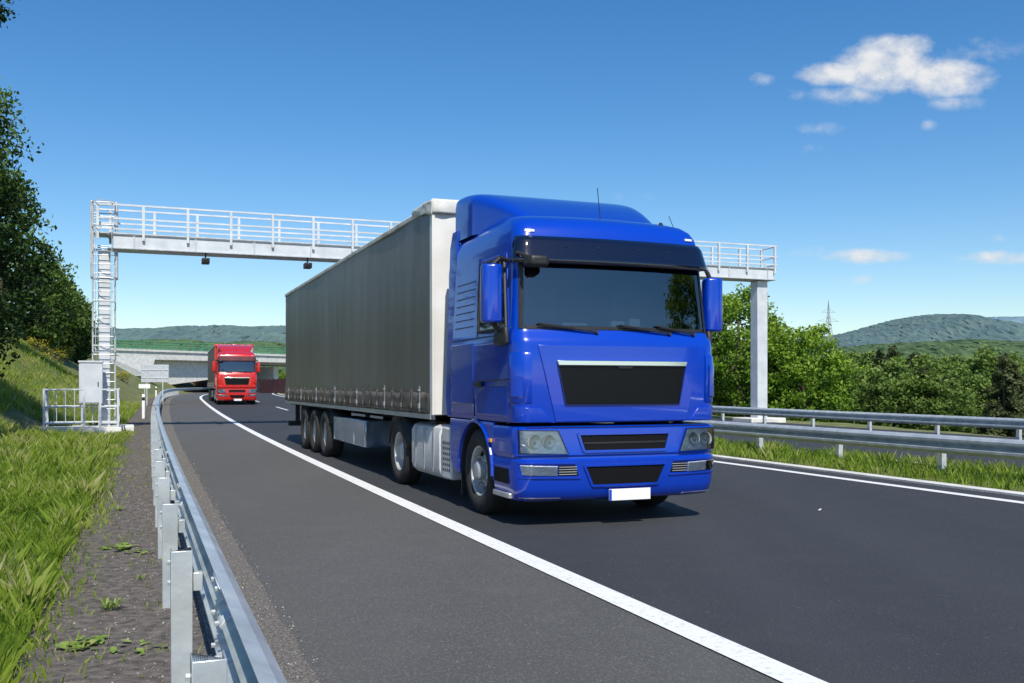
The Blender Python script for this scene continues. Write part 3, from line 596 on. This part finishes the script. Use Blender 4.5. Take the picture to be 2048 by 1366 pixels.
    rf=MB().grid([[(x,y,3.985+.03*(1-(x/1.27)**2)+.012*mn.noise(Vector((x*3,y*3,0)))-(.05 if abs(x)>1.25 else 0)) for x in(-1.272,-1.24,-.8,-.4,0,.4,.8,1.24,1.272)] for y in np.arange(y0-.04,y1,.15)]); rf.build('roof_tarpaulin',M_tarptop,T,solid=.006,smooth=80)
    rows=[]
    for j in range(8):
        z=lerp(3.84,4.03,j/7); rows.append([(x,y0-.035-.03*mn.noise(Vector((x*4,z*6,2)))-.015*math.sin(j/7*PI),z+.03*mn.noise(Vector((x*3,z,4)))) for x in np.linspace(-1.27,1.27,40)])
    MB().grid(rows).build('roof_cover_flap',M_tarptop,T,smooth=80,solid=.006)
    rows=[]
    for j in range(8):
        z=lerp(3.82,4.02,j/7); rows.append([(-1.285-.02*mn.noise(Vector((y*6,z*7,2))),y,z+.02*mn.noise(Vector((y*4,z,9)))+.14*(y-y0)*(1-j/7)) for y in np.linspace(y0-.06,y0+.9,24)])
    MB().grid(rows).build('roof_cover_flap',M_tarptop,T,smooth=80,solid=.006)
    return T
TR=make_truck('large blue truck with a dark grey curtain sided trailer, nearest the camera')
TR.location=W(9.3,4.93); TR.location.z=0.008; TR.rotation_euler=(0,0,A)
RT=copy_tree(TR,None,{M_blue:M_red,M_bluedk:M_reddk,M_visor:M_maroon,M_tarp:M_redtarp,M_tarptop:M_red,M_wall:M_red}); RT['label']='small distant red truck with a dark brown trailer following behind, near the bridge'
RT.location=W(64,4.95); RT.rotation_euler=(0,0,A-.0325)
# ------------------------------------------------------------------ toll gantry
G=thing('toll_gantry',(-1*CA-33.7*SA,-1*SA+33.7*CA,0),A,'grey steel toll gantry with railed walkway spanning the motorway behind the blue truck','gantry')
XE=25.78
MB().box(-.18,.18,-.16,.16,.2,5.92).build('column',M_white,G,bevel=.02)
MB().box(25.0,25.5,-.25,.25,.1,5.90).build('column',M_white,G,bevel=.02)
MB().box(24.4,26.1,-.7,.7,-.6,.20).build('column_base',M_conc,G,bevel=.04)
MB().box(-1.0,.9,-.7,.8,-.6,.24).build('column_base',M_conc,G,bevel=.04)
gb=MB().box(.26,XE-.1,-.46,.46,5.95,6.36).build('girder',M_white,G,bevel=.01)
for z in(5.935,6.375): MB().box(.1,XE,-.50,.50,z-.014,z+.014).build('girder_flange',M_galv,gb)
for k in range(14): x=.9+k*1.88; MB().box(x-.02,x+.02,-.49,-.462,5.95,6.36).build('girder_stiffener',M_galv,gb)
MB().box(-.3,XE,-.52,.52,6.39,6.43).build('walkway_deck',M_galv,G)
for yy in(-.52,.52):
    for z in(7.32,6.88,6.55): MB().box(-.2,XE,yy-.026,yy+.026,z-.028,z+.028).build('walkway_handrail',M_white,G)
    for k in range(20):
        x=min(XE-.03,-.18+k*1.36+(.35 if yy>0 else 0)); MB().box(x-.04,x+.04,yy-.04,yy+.04,6.2,7.32).build('walkway_post',M_white,G)
for x in(-.2,XE):
    for z in(7.32,6.88,6.55): MB().tube((x,-.52,z),(x,.52,z),.028,6).build('walkway_end_rail',M_white,G)
lt=MB()
for x in(-.38,.38):
    for y in(-.28,.28): lt.tube((x,y,5.0),(x,y,7.42),.032,6)
for z in(7.42,7.05,6.7,6.4,5.95,5.0):
    for y in(-.28,.28): lt.tube((-.38,y,z),(.38,y,z),.02,5)
    for x in(-.38,.38): lt.tube((x,-.28,z),(x,.28,z),.02,5)
lt.build('lattice_frame',M_galv,G)
ld=MB()
for x in(-.33,.33): ld.tube((x,-.30,.3),(x,-.30,7.42),.028,6)
for k in range(24): ld.tube((-.33,-.30,.5+k*.29),(.33,-.30,.5+k*.29),.014,5)
ld.build('ladder',M_galv,G)
cg=MB()
for z in np.arange(2.6,7.5,.8):
    pts=[(.34*math.cos(a),-.32-.42*math.sin(a)*1.0,z) for a in [PI*k/8 for k in range(9)]]; cg.path(pts,.014,5)
for k in (2,6):
    a=PI*k/8; cg.tube((.34*math.cos(a),-.32-.42*math.sin(a),2.6),(.34*math.cos(a),-.32-.42*math.sin(a),7.4),.011,5)
cg.build('ladder_cage',M_galv,G)
for px in(3.1,6.45,13.5,17.5,21):
    c=MB().box(px-.12,px+.12,-.60,-.2,5.56,5.74).tube((px,-.35,5.72),(px,-.35,5.93),.03,6); c.tube((px,-.61,5.64),(px,-.71,5.62),.085,10); c.build('toll_camera',M_black,G,bevel=.02)
Cb=thing('equipment_cabinet',(at(182,808,30.2).x,30.2,.25),A,'pale grey equipment cabinet beside the left gantry column','cabinet')
MB().box(-.34,.34,-.2,.25,.72,2.02).build('cabinet_body',M_white,Cb,bevel=.02); MB().box(-.36,.36,-.23,.28,2.0,2.06).build('cabinet_roof',M_white,Cb,bevel=.01)
MB().box(-.30,.30,-.212,-.2,.76,1.96).build('cabinet_door',M_white,Cb,bevel=.004); MB().box(.20,.23,-.225,-.213,1.25,1.40).build('cabinet_handle',M_black,Cb)
for a,b in((-.28,-.22),(.22,.28)): MB().box(a,b,-.15,.2,-.05,.72).build('cabinet_leg',M_galv,Cb)
plx=at(170,860,29.6).x
pl=thing('service_platform',(plx,29.6,.0),A,'pale concrete service platform around the base of the left gantry column','platform')
MB().box(-1.15,1.05,-.6,.75,-.4,.26).build('slab',M_conc,pl,bevel=.02); MB().box(-.1,1.0,-1.5,-.62,-.4,.10).build('step',M_conc,pl,bevel=.02)
fn=thing('platform_railing',(plx,29.6,.27),A,'white safety railing around the platform below the gantry','railing')
cors=[[(-1.1,.7),(-1.1,-.55),(.0,-.55)],[(.45,-.55),(.95,-.55),(.95,.7),(-1.1,.7)]]
for c in cors:
    for a,b in zip(c[:-1],c[1:]):
        for z in(.12,.62,1.14): MB().tube((*a,z),(*b,z),.024,6).build('rail',M_white,fn)
        L=math.hypot(a[0]-b[0],a[1]-b[1]); n=max(2,int(L/.24))
        for k in range(1,n): x,y=lerp(a[0],b[0],k/n),lerp(a[1],b[1],k/n); MB().tube((x,y,.12),(x,y,1.14),.010,5).build('baluster',M_white,fn)
for a in [(-1.1,-.55),(.0,-.55),(.45,-.55),(.95,-.55),(.95,.7),(-1.1,.7)]: MB().box(a[0]-.03,a[0]+.03,a[1]-.03,a[1]+.03,-.02,1.18).build('rail_post',M_white,fn)
# ------------------------------------------------------------------ signs
sg_=thing('road_sign',(at(310,790,60).x,60,.3),math.radians(12),'large blank pale road sign panel on two posts behind the guard rail','sign')
MB().box(-.82,.82,-.02,.02,1.45,2.55).build('sign_panel',M_galv,sg_,bevel=.01)
for a in(-.5,.44): MB().box(a,a+.06,-.06,-.021,-.3,2.5).build('sign_post',M_galv,sg_)
for z in(1.7,2.2): MB().box(-.8,.8,-.05,-.022,z,z+.05).build('sign_brace',M_white,sg_)
s2=thing('distance_sign',(at(289,800,50).x,50,.3),0,'small white marker plate on a thin post left of the large sign panel','sign')
MB().box(-.3,.3,-.012,.012,1.1,1.32).build('sign_plate',M_plate,s2); MB().tube((0,.03,-.3),(0,.03,1.3),.025,8).build('sign_post',M_galv,s2)
for i,(t,lab) in enumerate(((44,'white roadside marker post behind the guard rail, nearest the gantry'),(80,'white roadside marker post behind the guard rail, beyond the large sign'))):
    d=thing('marker_post',W(t,-.25,0),A,lab,'post'); MB().box(-.06,.06,-.05,.05,-.1,1.05).build('post_body',M_plate,d,bevel=.02); MB().box(-.062,.062,-.052,.052,.78,.92).build('post_band',M_black,d)
# ------------------------------------------------------------------ bridge
Bl=Vector((at(120,0,125).x,125,0)); Br=Vector((at(700,0,172).x,172,0)); bd=(Br-Bl); BL=bd.length; ba=math.atan2(bd.y,bd.x)
B=thing('overpass_bridge',Bl,ba,'pale concrete road bridge with a green railing crossing the motorway in the distance','bridge')
def bz(x): return lerp(-.0,.4,x/BL)
dk=MB(); dk.prism([(-5,4.5),(5,4.5),(6,5.0),(7,5.1),(7,6.1),(-7,6.1),(-7,4.85),(-6,4.8)],lambda p,k:(-70 if k==0 else BL+60,p[0],p[1]+(bz(-10) if k==0 else bz(BL+30)))); dk.build('bridge_deck',M_conc,B)
MB().box(-70,BL+60,-7.2,-6.7,6.12,6.4).build('parapet',M_conc,B)
for sy in(-6.9,6.9):
    gr_=MB()
    for z in(7.35,7.0,6.7): gr_.tube((-60,sy,z),(BL+60,sy,z+.3),.06,5)
    for k in range(int((BL+100)/1.6)): gr_.box(-50+k*1.6-.05,-50+k*1.6+.05,sy-.05,sy+.05,6.2,7.4)
    gr_.build('green_railing',M_green,B)
MB().prism([(-40,4.9),(22,4.9),(22,4.0),(26,3.9),(26,3.2),(12,1.6),(-40,1.6)],lambda p,k:(p[0],-5.6+k*11,p[1])).build('abutment',M_conc,B)
MB().box(33,34,-4.5,4.5,-1,4.5).build('bridge_pier',M_conc,B)
MB().box(BL*.9,BL*.9+1,-4.5,4.5,-1,4.6).build('bridge_pier',M_conc,B)
wwp=[at(212,712,108),at(312,712,116),at(300,752,114),at(240,752,110)]
wv=MB(); wv.v=[tuple(p) for p in wwp]+[tuple(p+Vector((-.3,.5,0))) for p in wwp]; wv.f=[(0,1,2,3),(7,6,5,4),(0,4,5,1),(1,5,6,2),(2,6,7,3),(3,7,4,0)]
ww=wv.build('wing_wall',M_conc); ww.parent=B; ww.matrix_parent_inverse=(Matrix.Translation(Bl)@Matrix.Rotation(ba,4,'Z')).inverted()
def barrier(p,q,h,label):
    d=Vector(q)-Vector(p); o=thing('noise_barrier',p,math.atan2(d.y,d.x),label,'noise barrier'); L=math.hypot(d.x,d.y); n=max(1,int(L/3))
    for k in range(n): MB().box(k*L/n+.08,(k+1)*L/n-.08,-.06,.06,0,h).build('barrier_panel',M_maroon,o)
    for k in range(n+1): MB().box(k*L/n-.08,k*L/n+.08,-.1,.1,0,h+.1).build('barrier_post',M_chassis,o)
p=at(383,780,158); q=at(418,780,150); barrier((p.x,p.y,.2),(q.x,q.y,.2),3.4,'short dark maroon noise barrier left of the red truck under the bridge')
p=at(520,780,135); q=at(640,780,105); barrier((p.x,p.y,.1),(q.x,q.y,.1),2.3,'maroon noise barrier between the red truck and the blue trailer')
# ------------------------------------------------------------------ hills
def ridge(name,m,Y,prof,depth,jit,step=5,nr=34):
    pxs=np.arange(prof[0][0],prof[-1][0]+1,step); rows=[]
    for k in range(nr):
        f=k/(nr-1); row=[]
        for px in pxs:
            y=np.interp(px,[p[0] for p in prof],[p[1] for p in prof]); z1=EYE+(772-y)/1920*Y
            X=(px-1024)/1920*Y; z=lerp(-10,z1,math.sin(f*PI/2)**.9); cell=Y*step/1920
            row.append((X+random.uniform(-.45,.45)*cell,Y-depth*(1-f)+random.uniform(-.4,.4)*depth/nr,z+random.uniform(-1,1)*jit+mn.noise(Vector((px*.012,f*5,Y*.1)))*z1*.10*math.sin(f*PI)))
        rows.append(row)
    rows.append([(r[0],r[1]+depth,-10) for r in rows[-1]])
    return struct(MB().grid(rows).build(name,m,smooth=0,recalc=False))
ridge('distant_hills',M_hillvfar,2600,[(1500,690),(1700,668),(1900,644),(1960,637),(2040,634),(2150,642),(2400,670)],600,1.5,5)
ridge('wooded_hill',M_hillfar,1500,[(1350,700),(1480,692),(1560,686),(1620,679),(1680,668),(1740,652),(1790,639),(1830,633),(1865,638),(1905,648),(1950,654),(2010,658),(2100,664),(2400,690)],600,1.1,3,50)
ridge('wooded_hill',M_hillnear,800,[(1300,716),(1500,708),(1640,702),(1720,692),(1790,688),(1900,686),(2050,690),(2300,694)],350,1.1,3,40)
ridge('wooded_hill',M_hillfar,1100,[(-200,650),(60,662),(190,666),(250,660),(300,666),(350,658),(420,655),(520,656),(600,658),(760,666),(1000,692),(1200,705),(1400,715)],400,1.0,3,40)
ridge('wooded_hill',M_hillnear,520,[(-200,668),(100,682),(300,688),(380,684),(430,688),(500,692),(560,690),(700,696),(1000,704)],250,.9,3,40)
# ------------------------------------------------------------------ trees
def gnd(X,Y):
    t=-X*SA+Y*CA; s=X*CA+Y*SA-off(t); return zr(t)+ground(t,s)
def tat(px,Y,z=None):
    X=(px-1024)/1920*Y; return (X,Y,gnd(X,Y) if z is None else z)
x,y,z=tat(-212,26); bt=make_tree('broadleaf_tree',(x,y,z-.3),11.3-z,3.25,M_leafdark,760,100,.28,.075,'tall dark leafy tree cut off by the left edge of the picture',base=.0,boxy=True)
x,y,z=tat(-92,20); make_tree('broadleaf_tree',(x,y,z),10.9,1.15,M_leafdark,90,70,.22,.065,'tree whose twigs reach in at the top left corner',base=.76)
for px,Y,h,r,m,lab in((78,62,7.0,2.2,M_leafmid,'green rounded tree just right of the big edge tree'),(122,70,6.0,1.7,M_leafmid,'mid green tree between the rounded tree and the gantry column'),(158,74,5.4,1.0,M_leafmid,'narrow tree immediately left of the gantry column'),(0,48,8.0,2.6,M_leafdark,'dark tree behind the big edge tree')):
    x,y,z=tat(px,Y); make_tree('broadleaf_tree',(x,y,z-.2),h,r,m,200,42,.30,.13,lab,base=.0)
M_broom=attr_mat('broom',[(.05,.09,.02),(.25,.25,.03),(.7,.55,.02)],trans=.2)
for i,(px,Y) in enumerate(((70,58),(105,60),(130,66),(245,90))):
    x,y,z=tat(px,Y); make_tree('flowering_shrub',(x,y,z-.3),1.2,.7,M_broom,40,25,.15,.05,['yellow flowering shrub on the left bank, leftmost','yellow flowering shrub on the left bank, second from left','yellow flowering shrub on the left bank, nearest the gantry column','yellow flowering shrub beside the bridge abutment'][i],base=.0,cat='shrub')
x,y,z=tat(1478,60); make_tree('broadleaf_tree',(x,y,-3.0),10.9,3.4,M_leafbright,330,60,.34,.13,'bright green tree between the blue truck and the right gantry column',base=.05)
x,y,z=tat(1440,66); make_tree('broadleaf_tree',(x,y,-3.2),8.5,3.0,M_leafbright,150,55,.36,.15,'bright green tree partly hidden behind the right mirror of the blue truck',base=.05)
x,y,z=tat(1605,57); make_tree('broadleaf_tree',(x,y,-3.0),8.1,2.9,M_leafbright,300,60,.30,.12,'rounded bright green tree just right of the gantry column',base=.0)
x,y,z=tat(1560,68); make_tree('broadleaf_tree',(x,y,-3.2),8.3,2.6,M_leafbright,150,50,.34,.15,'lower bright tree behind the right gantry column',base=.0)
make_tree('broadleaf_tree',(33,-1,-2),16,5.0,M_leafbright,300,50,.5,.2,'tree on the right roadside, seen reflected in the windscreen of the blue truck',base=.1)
protos=[make_conifer('conifer_tree',(0,0,0),8.5,2.3,9000,.14,'',None),make_conifer('conifer_tree',(0,0,0),7.0,2.8,9000,.15,'',None),
        make_tree('broadleaf_tree',(0,0,0),7.5,2.6,M_leafmid,150,45,.36,.16,'',base=.0),make_tree('broadleaf_tree',(0,0,0),7.0,2.9,M_leafbright,140,45,.38,.16,'',base=.0)]
lab=['dark pointed conifer in the woods beyond the right barrier','broad dark conifer in the woods beyond the right barrier','mid green leafy tree in the woods beyond the right barrier','light green leafy tree in the woods beyond the right barrier']
used=[False]*4; random.seed(11)
spots=[]
for px in range(1700,2110,24): spots.append((px+random.uniform(-10,10),random.uniform(66,78),random.choice([0,1,1,2,2,0,2]),random.uniform(.80,.98)))
for px in range(1640,2120,24): spots.append((px+random.uniform(-10,10),random.uniform(84,110),random.choice([0,1,2,3,2,2]),random.uniform(1.0,1.2)))
for px in range(1400,2140,28): spots.append((px+random.uniform(-12,12),random.uniform(125,180),random.choice([2,2,2,3]),random.uniform(1.1,1.5)))
for px in range(1380,2140,36): spots.append((px+random.uniform(-12,12),random.uniform(220,320),random.choice([2,2,2,3]),random.uniform(1.5,2.0)))
spots.append((1760,80,0,1.05))
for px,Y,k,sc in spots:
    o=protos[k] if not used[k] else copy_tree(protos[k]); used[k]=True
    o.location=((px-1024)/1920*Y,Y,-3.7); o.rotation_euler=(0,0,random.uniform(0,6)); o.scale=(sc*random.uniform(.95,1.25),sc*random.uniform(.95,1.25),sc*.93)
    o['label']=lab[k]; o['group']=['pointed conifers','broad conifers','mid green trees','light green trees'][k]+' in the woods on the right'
for px,Y,k,sc in [(345,190,2,.8),(365,175,3,.7),(400,200,2,.8),(530,190,2,.75),(560,175,3,.7),(545,230,2,1),(500,210,3,.8),(440,230,2,1.0),(470,220,3,.9),(330,230,2,1.1)]:
    o=copy_tree(protos[k]); o.location=((px-1024)/1920*Y,Y,.3); o.scale=(sc,sc,sc*.75); o['label']='leafy tree seen under or beyond the road bridge'; o['group']='trees beyond the bridge'
# ------------------------------------------------------------------ pylon
Py=thing('electricity_pylon',(at(1657,0,520).x,520,18),.3,'slim grey electricity pylon on the skyline right of the gantry','pylon')
pm=MB(); H=30
for sx,sy in((1,1),(1,-1),(-1,1),(-1,-1)): pm.tube((sx*2.6,sy*2.6,0),(sx*.5,sy*.5,H*.72),.16,4); pm.tube((sx*.5,sy*.5,H*.72),(0,0,H),.13,4)
for k in range(8):
    f0,f1=k/8,(k+1)/8; a0,a1=lerp(2.6,.5,f0),lerp(2.6,.5,f1); z0,z1=H*.72*f0,H*.72*f1
    for sy in(-1,1): pm.tube((-a0,sy*a0,z0),(a1,sy*a1,z1),.09,4); pm.tube((a0,sy*a0,z0),(-a1,sy*a1,z1),.09,4)
pm.build('tower',M_silver,Py)
for z,w in((H*.62,6.5),(H*.78,4.2)): 
    am=MB().tube((-w,0,z),(w,0,z),.14,4)
    for sx in(-1,1): am.tube((sx*w,0,z),(0,0,z+2.2),.09,4)
    am.build('crossarm',M_silver,Py)
# ------------------------------------------------------------------ world
w=bpy.data.worlds.new('World'); scene.world=w; w.use_nodes=True; nt=w.node_tree; bg=nt.nodes['Background']; bg.inputs[1].default_value=.138
el=math.radians(50); sx,sy=.20,-.98; rot=math.atan2(sx,sy)
sky=nt.nodes.new('ShaderNodeTexSky'); sky.sky_type='NISHITA'; sky.sun_disc=False; sky.sun_elevation=el; sky.sun_rotation=rot; sky.air_density=1.0; sky.dust_density=.35; sky.ozone_density=2.6
hs=nt.nodes.new('ShaderNodeHueSaturation'); hs.inputs['Hue'].default_value=.502; hs.inputs['Saturation'].default_value=1.34; hs.inputs['Value'].default_value=1.0; nt.links.new(sky.outputs[0],hs.inputs['Color'])
tc=nt.nodes.new('ShaderNodeTexCoord'); sp=nt.nodes.new('ShaderNodeSeparateXYZ'); nt.links.new(tc.outputs['Generated'],sp.inputs[0])
def M(op,a,b=None,c=None,clamp=False):
    n=nt.nodes.new('ShaderNodeMath'); n.operation=op; n.use_clamp=clamp
    for i,v in enumerate((a,b,c)):
        if v is None: continue
        if isinstance(v,(int,float)): n.inputs[i].default_value=v
        else: nt.links.new(v,n.inputs[i])
    return n.outputs[0]
yy=M('MAXIMUM',sp.outputs[1],.05); u=M('DIVIDE',sp.outputs[0],yy); v=M('DIVIDE',sp.outputs[2],yy)
cb=nt.nodes.new('ShaderNodeCombineXYZ'); nt.links.new(u,cb.inputs[0]); nt.links.new(M('MULTIPLY',v,1.35),cb.inputs[1])
nz=nt.nodes.new('ShaderNodeTexNoise'); nz.inputs['Scale'].default_value=26; nz.inputs['Detail'].default_value=14; nz.inputs['Roughness'].default_value=.62; nt.links.new(cb.outputs[0],nz.inputs[0])
clouds=[(1775,132,120,62,1),(1670,148,85,28,.95),(1890,155,110,44,1),(1805,98,75,36,1),(1645,144,50,20,.85),(1690,192,85,24,.62),(1518,160,34,18,.5),(1642,257,60,16,.38),(1618,297,46,12,.37),(1915,205,66,20,.45),(1950,102,120,32,.38),(1857,250,22,14,.44),(1730,513,100,18,.85),(1995,515,105,17,.7),(1610,505,150,16,.34),(1717,558,36,13,.46),(1993,478,26,13,.46),(1590,188,40,16,.38),(1270,395,60,14,.22)]
acc=None
for px,py,a,b,s in clouds:
    du=M('MULTIPLY',M('SUBTRACT',u,(px-1024)/1920),1920/a); dv=M('MULTIPLY',M('SUBTRACT',v,(772-py)/1920),1920/b)
    d=M('ADD',M('MULTIPLY',du,du),M('MULTIPLY',dv,dv)); k=M('MULTIPLY',M('MAXIMUM',M('SUBTRACT',1.25,d),0),s); acc=k if acc is None else M('MAXIMUM',acc,k)
n0=M('SUBTRACT',nz.outputs[0],.5); dens=M('ADD',acc,M('MULTIPLY',n0,2.4)); dens=M('MULTIPLY',M('SUBTRACT',dens,.20),.95,clamp=True)
dens=M('MULTIPLY',dens,M('MULTIPLY',acc,1.5,clamp=True)); dens=M('MULTIPLY',dens,.95)
shade=M('ADD',M('MULTIPLY',acc,.25),M('MULTIPLY',n0,1.4)); cc=nt.nodes.new('ShaderNodeMix'); cc.data_type='RGBA'; cc.inputs[6].default_value=(4.0,4.5,5.1,1); cc.inputs[7].default_value=(6.7,6.6,6.5,1)
nt.links.new(M('ADD',shade,.35,clamp=True),cc.inputs[0])
mx=nt.nodes.new('ShaderNodeMix'); mx.data_type='RGBA'; nt.links.new(dens,mx.inputs[0]); nt.links.new(hs.outputs[0],mx.inputs[6]); nt.links.new(cc.outputs[2],mx.inputs[7]); nt.links.new(mx.outputs[2],bg.inputs[0])
sd=Vector((sx*math.cos(el),sy*math.cos(el),math.sin(el)))
L=bpy.data.lights.new('sun','SUN'); L.energy=5.0; L.angle=math.radians(.53); L.color=(1,.95,.85); lo=bpy.data.objects.new('sun',L); COL.objects.link(lo); lo.rotation_euler=sd.to_track_quat('Z','Y').to_euler()
# ------------------------------------------------------------------ camera
cd=bpy.data.cameras.new('camera'); cam=bpy.data.objects.new('camera',cd); COL.objects.link(cam); cam.location=(0,0,EYE); cam.rotation_euler=(PI/2,0,0)
cd.sensor_width=36; cd.lens=1920/2048*36; cd.shift_y=89/2048; cd.clip_start=.05; cd.clip_end=8000; scene.camera=cam
scene.view_settings.view_transform='Standard'; scene.view_settings.look='None'; scene.view_settings.exposure=0
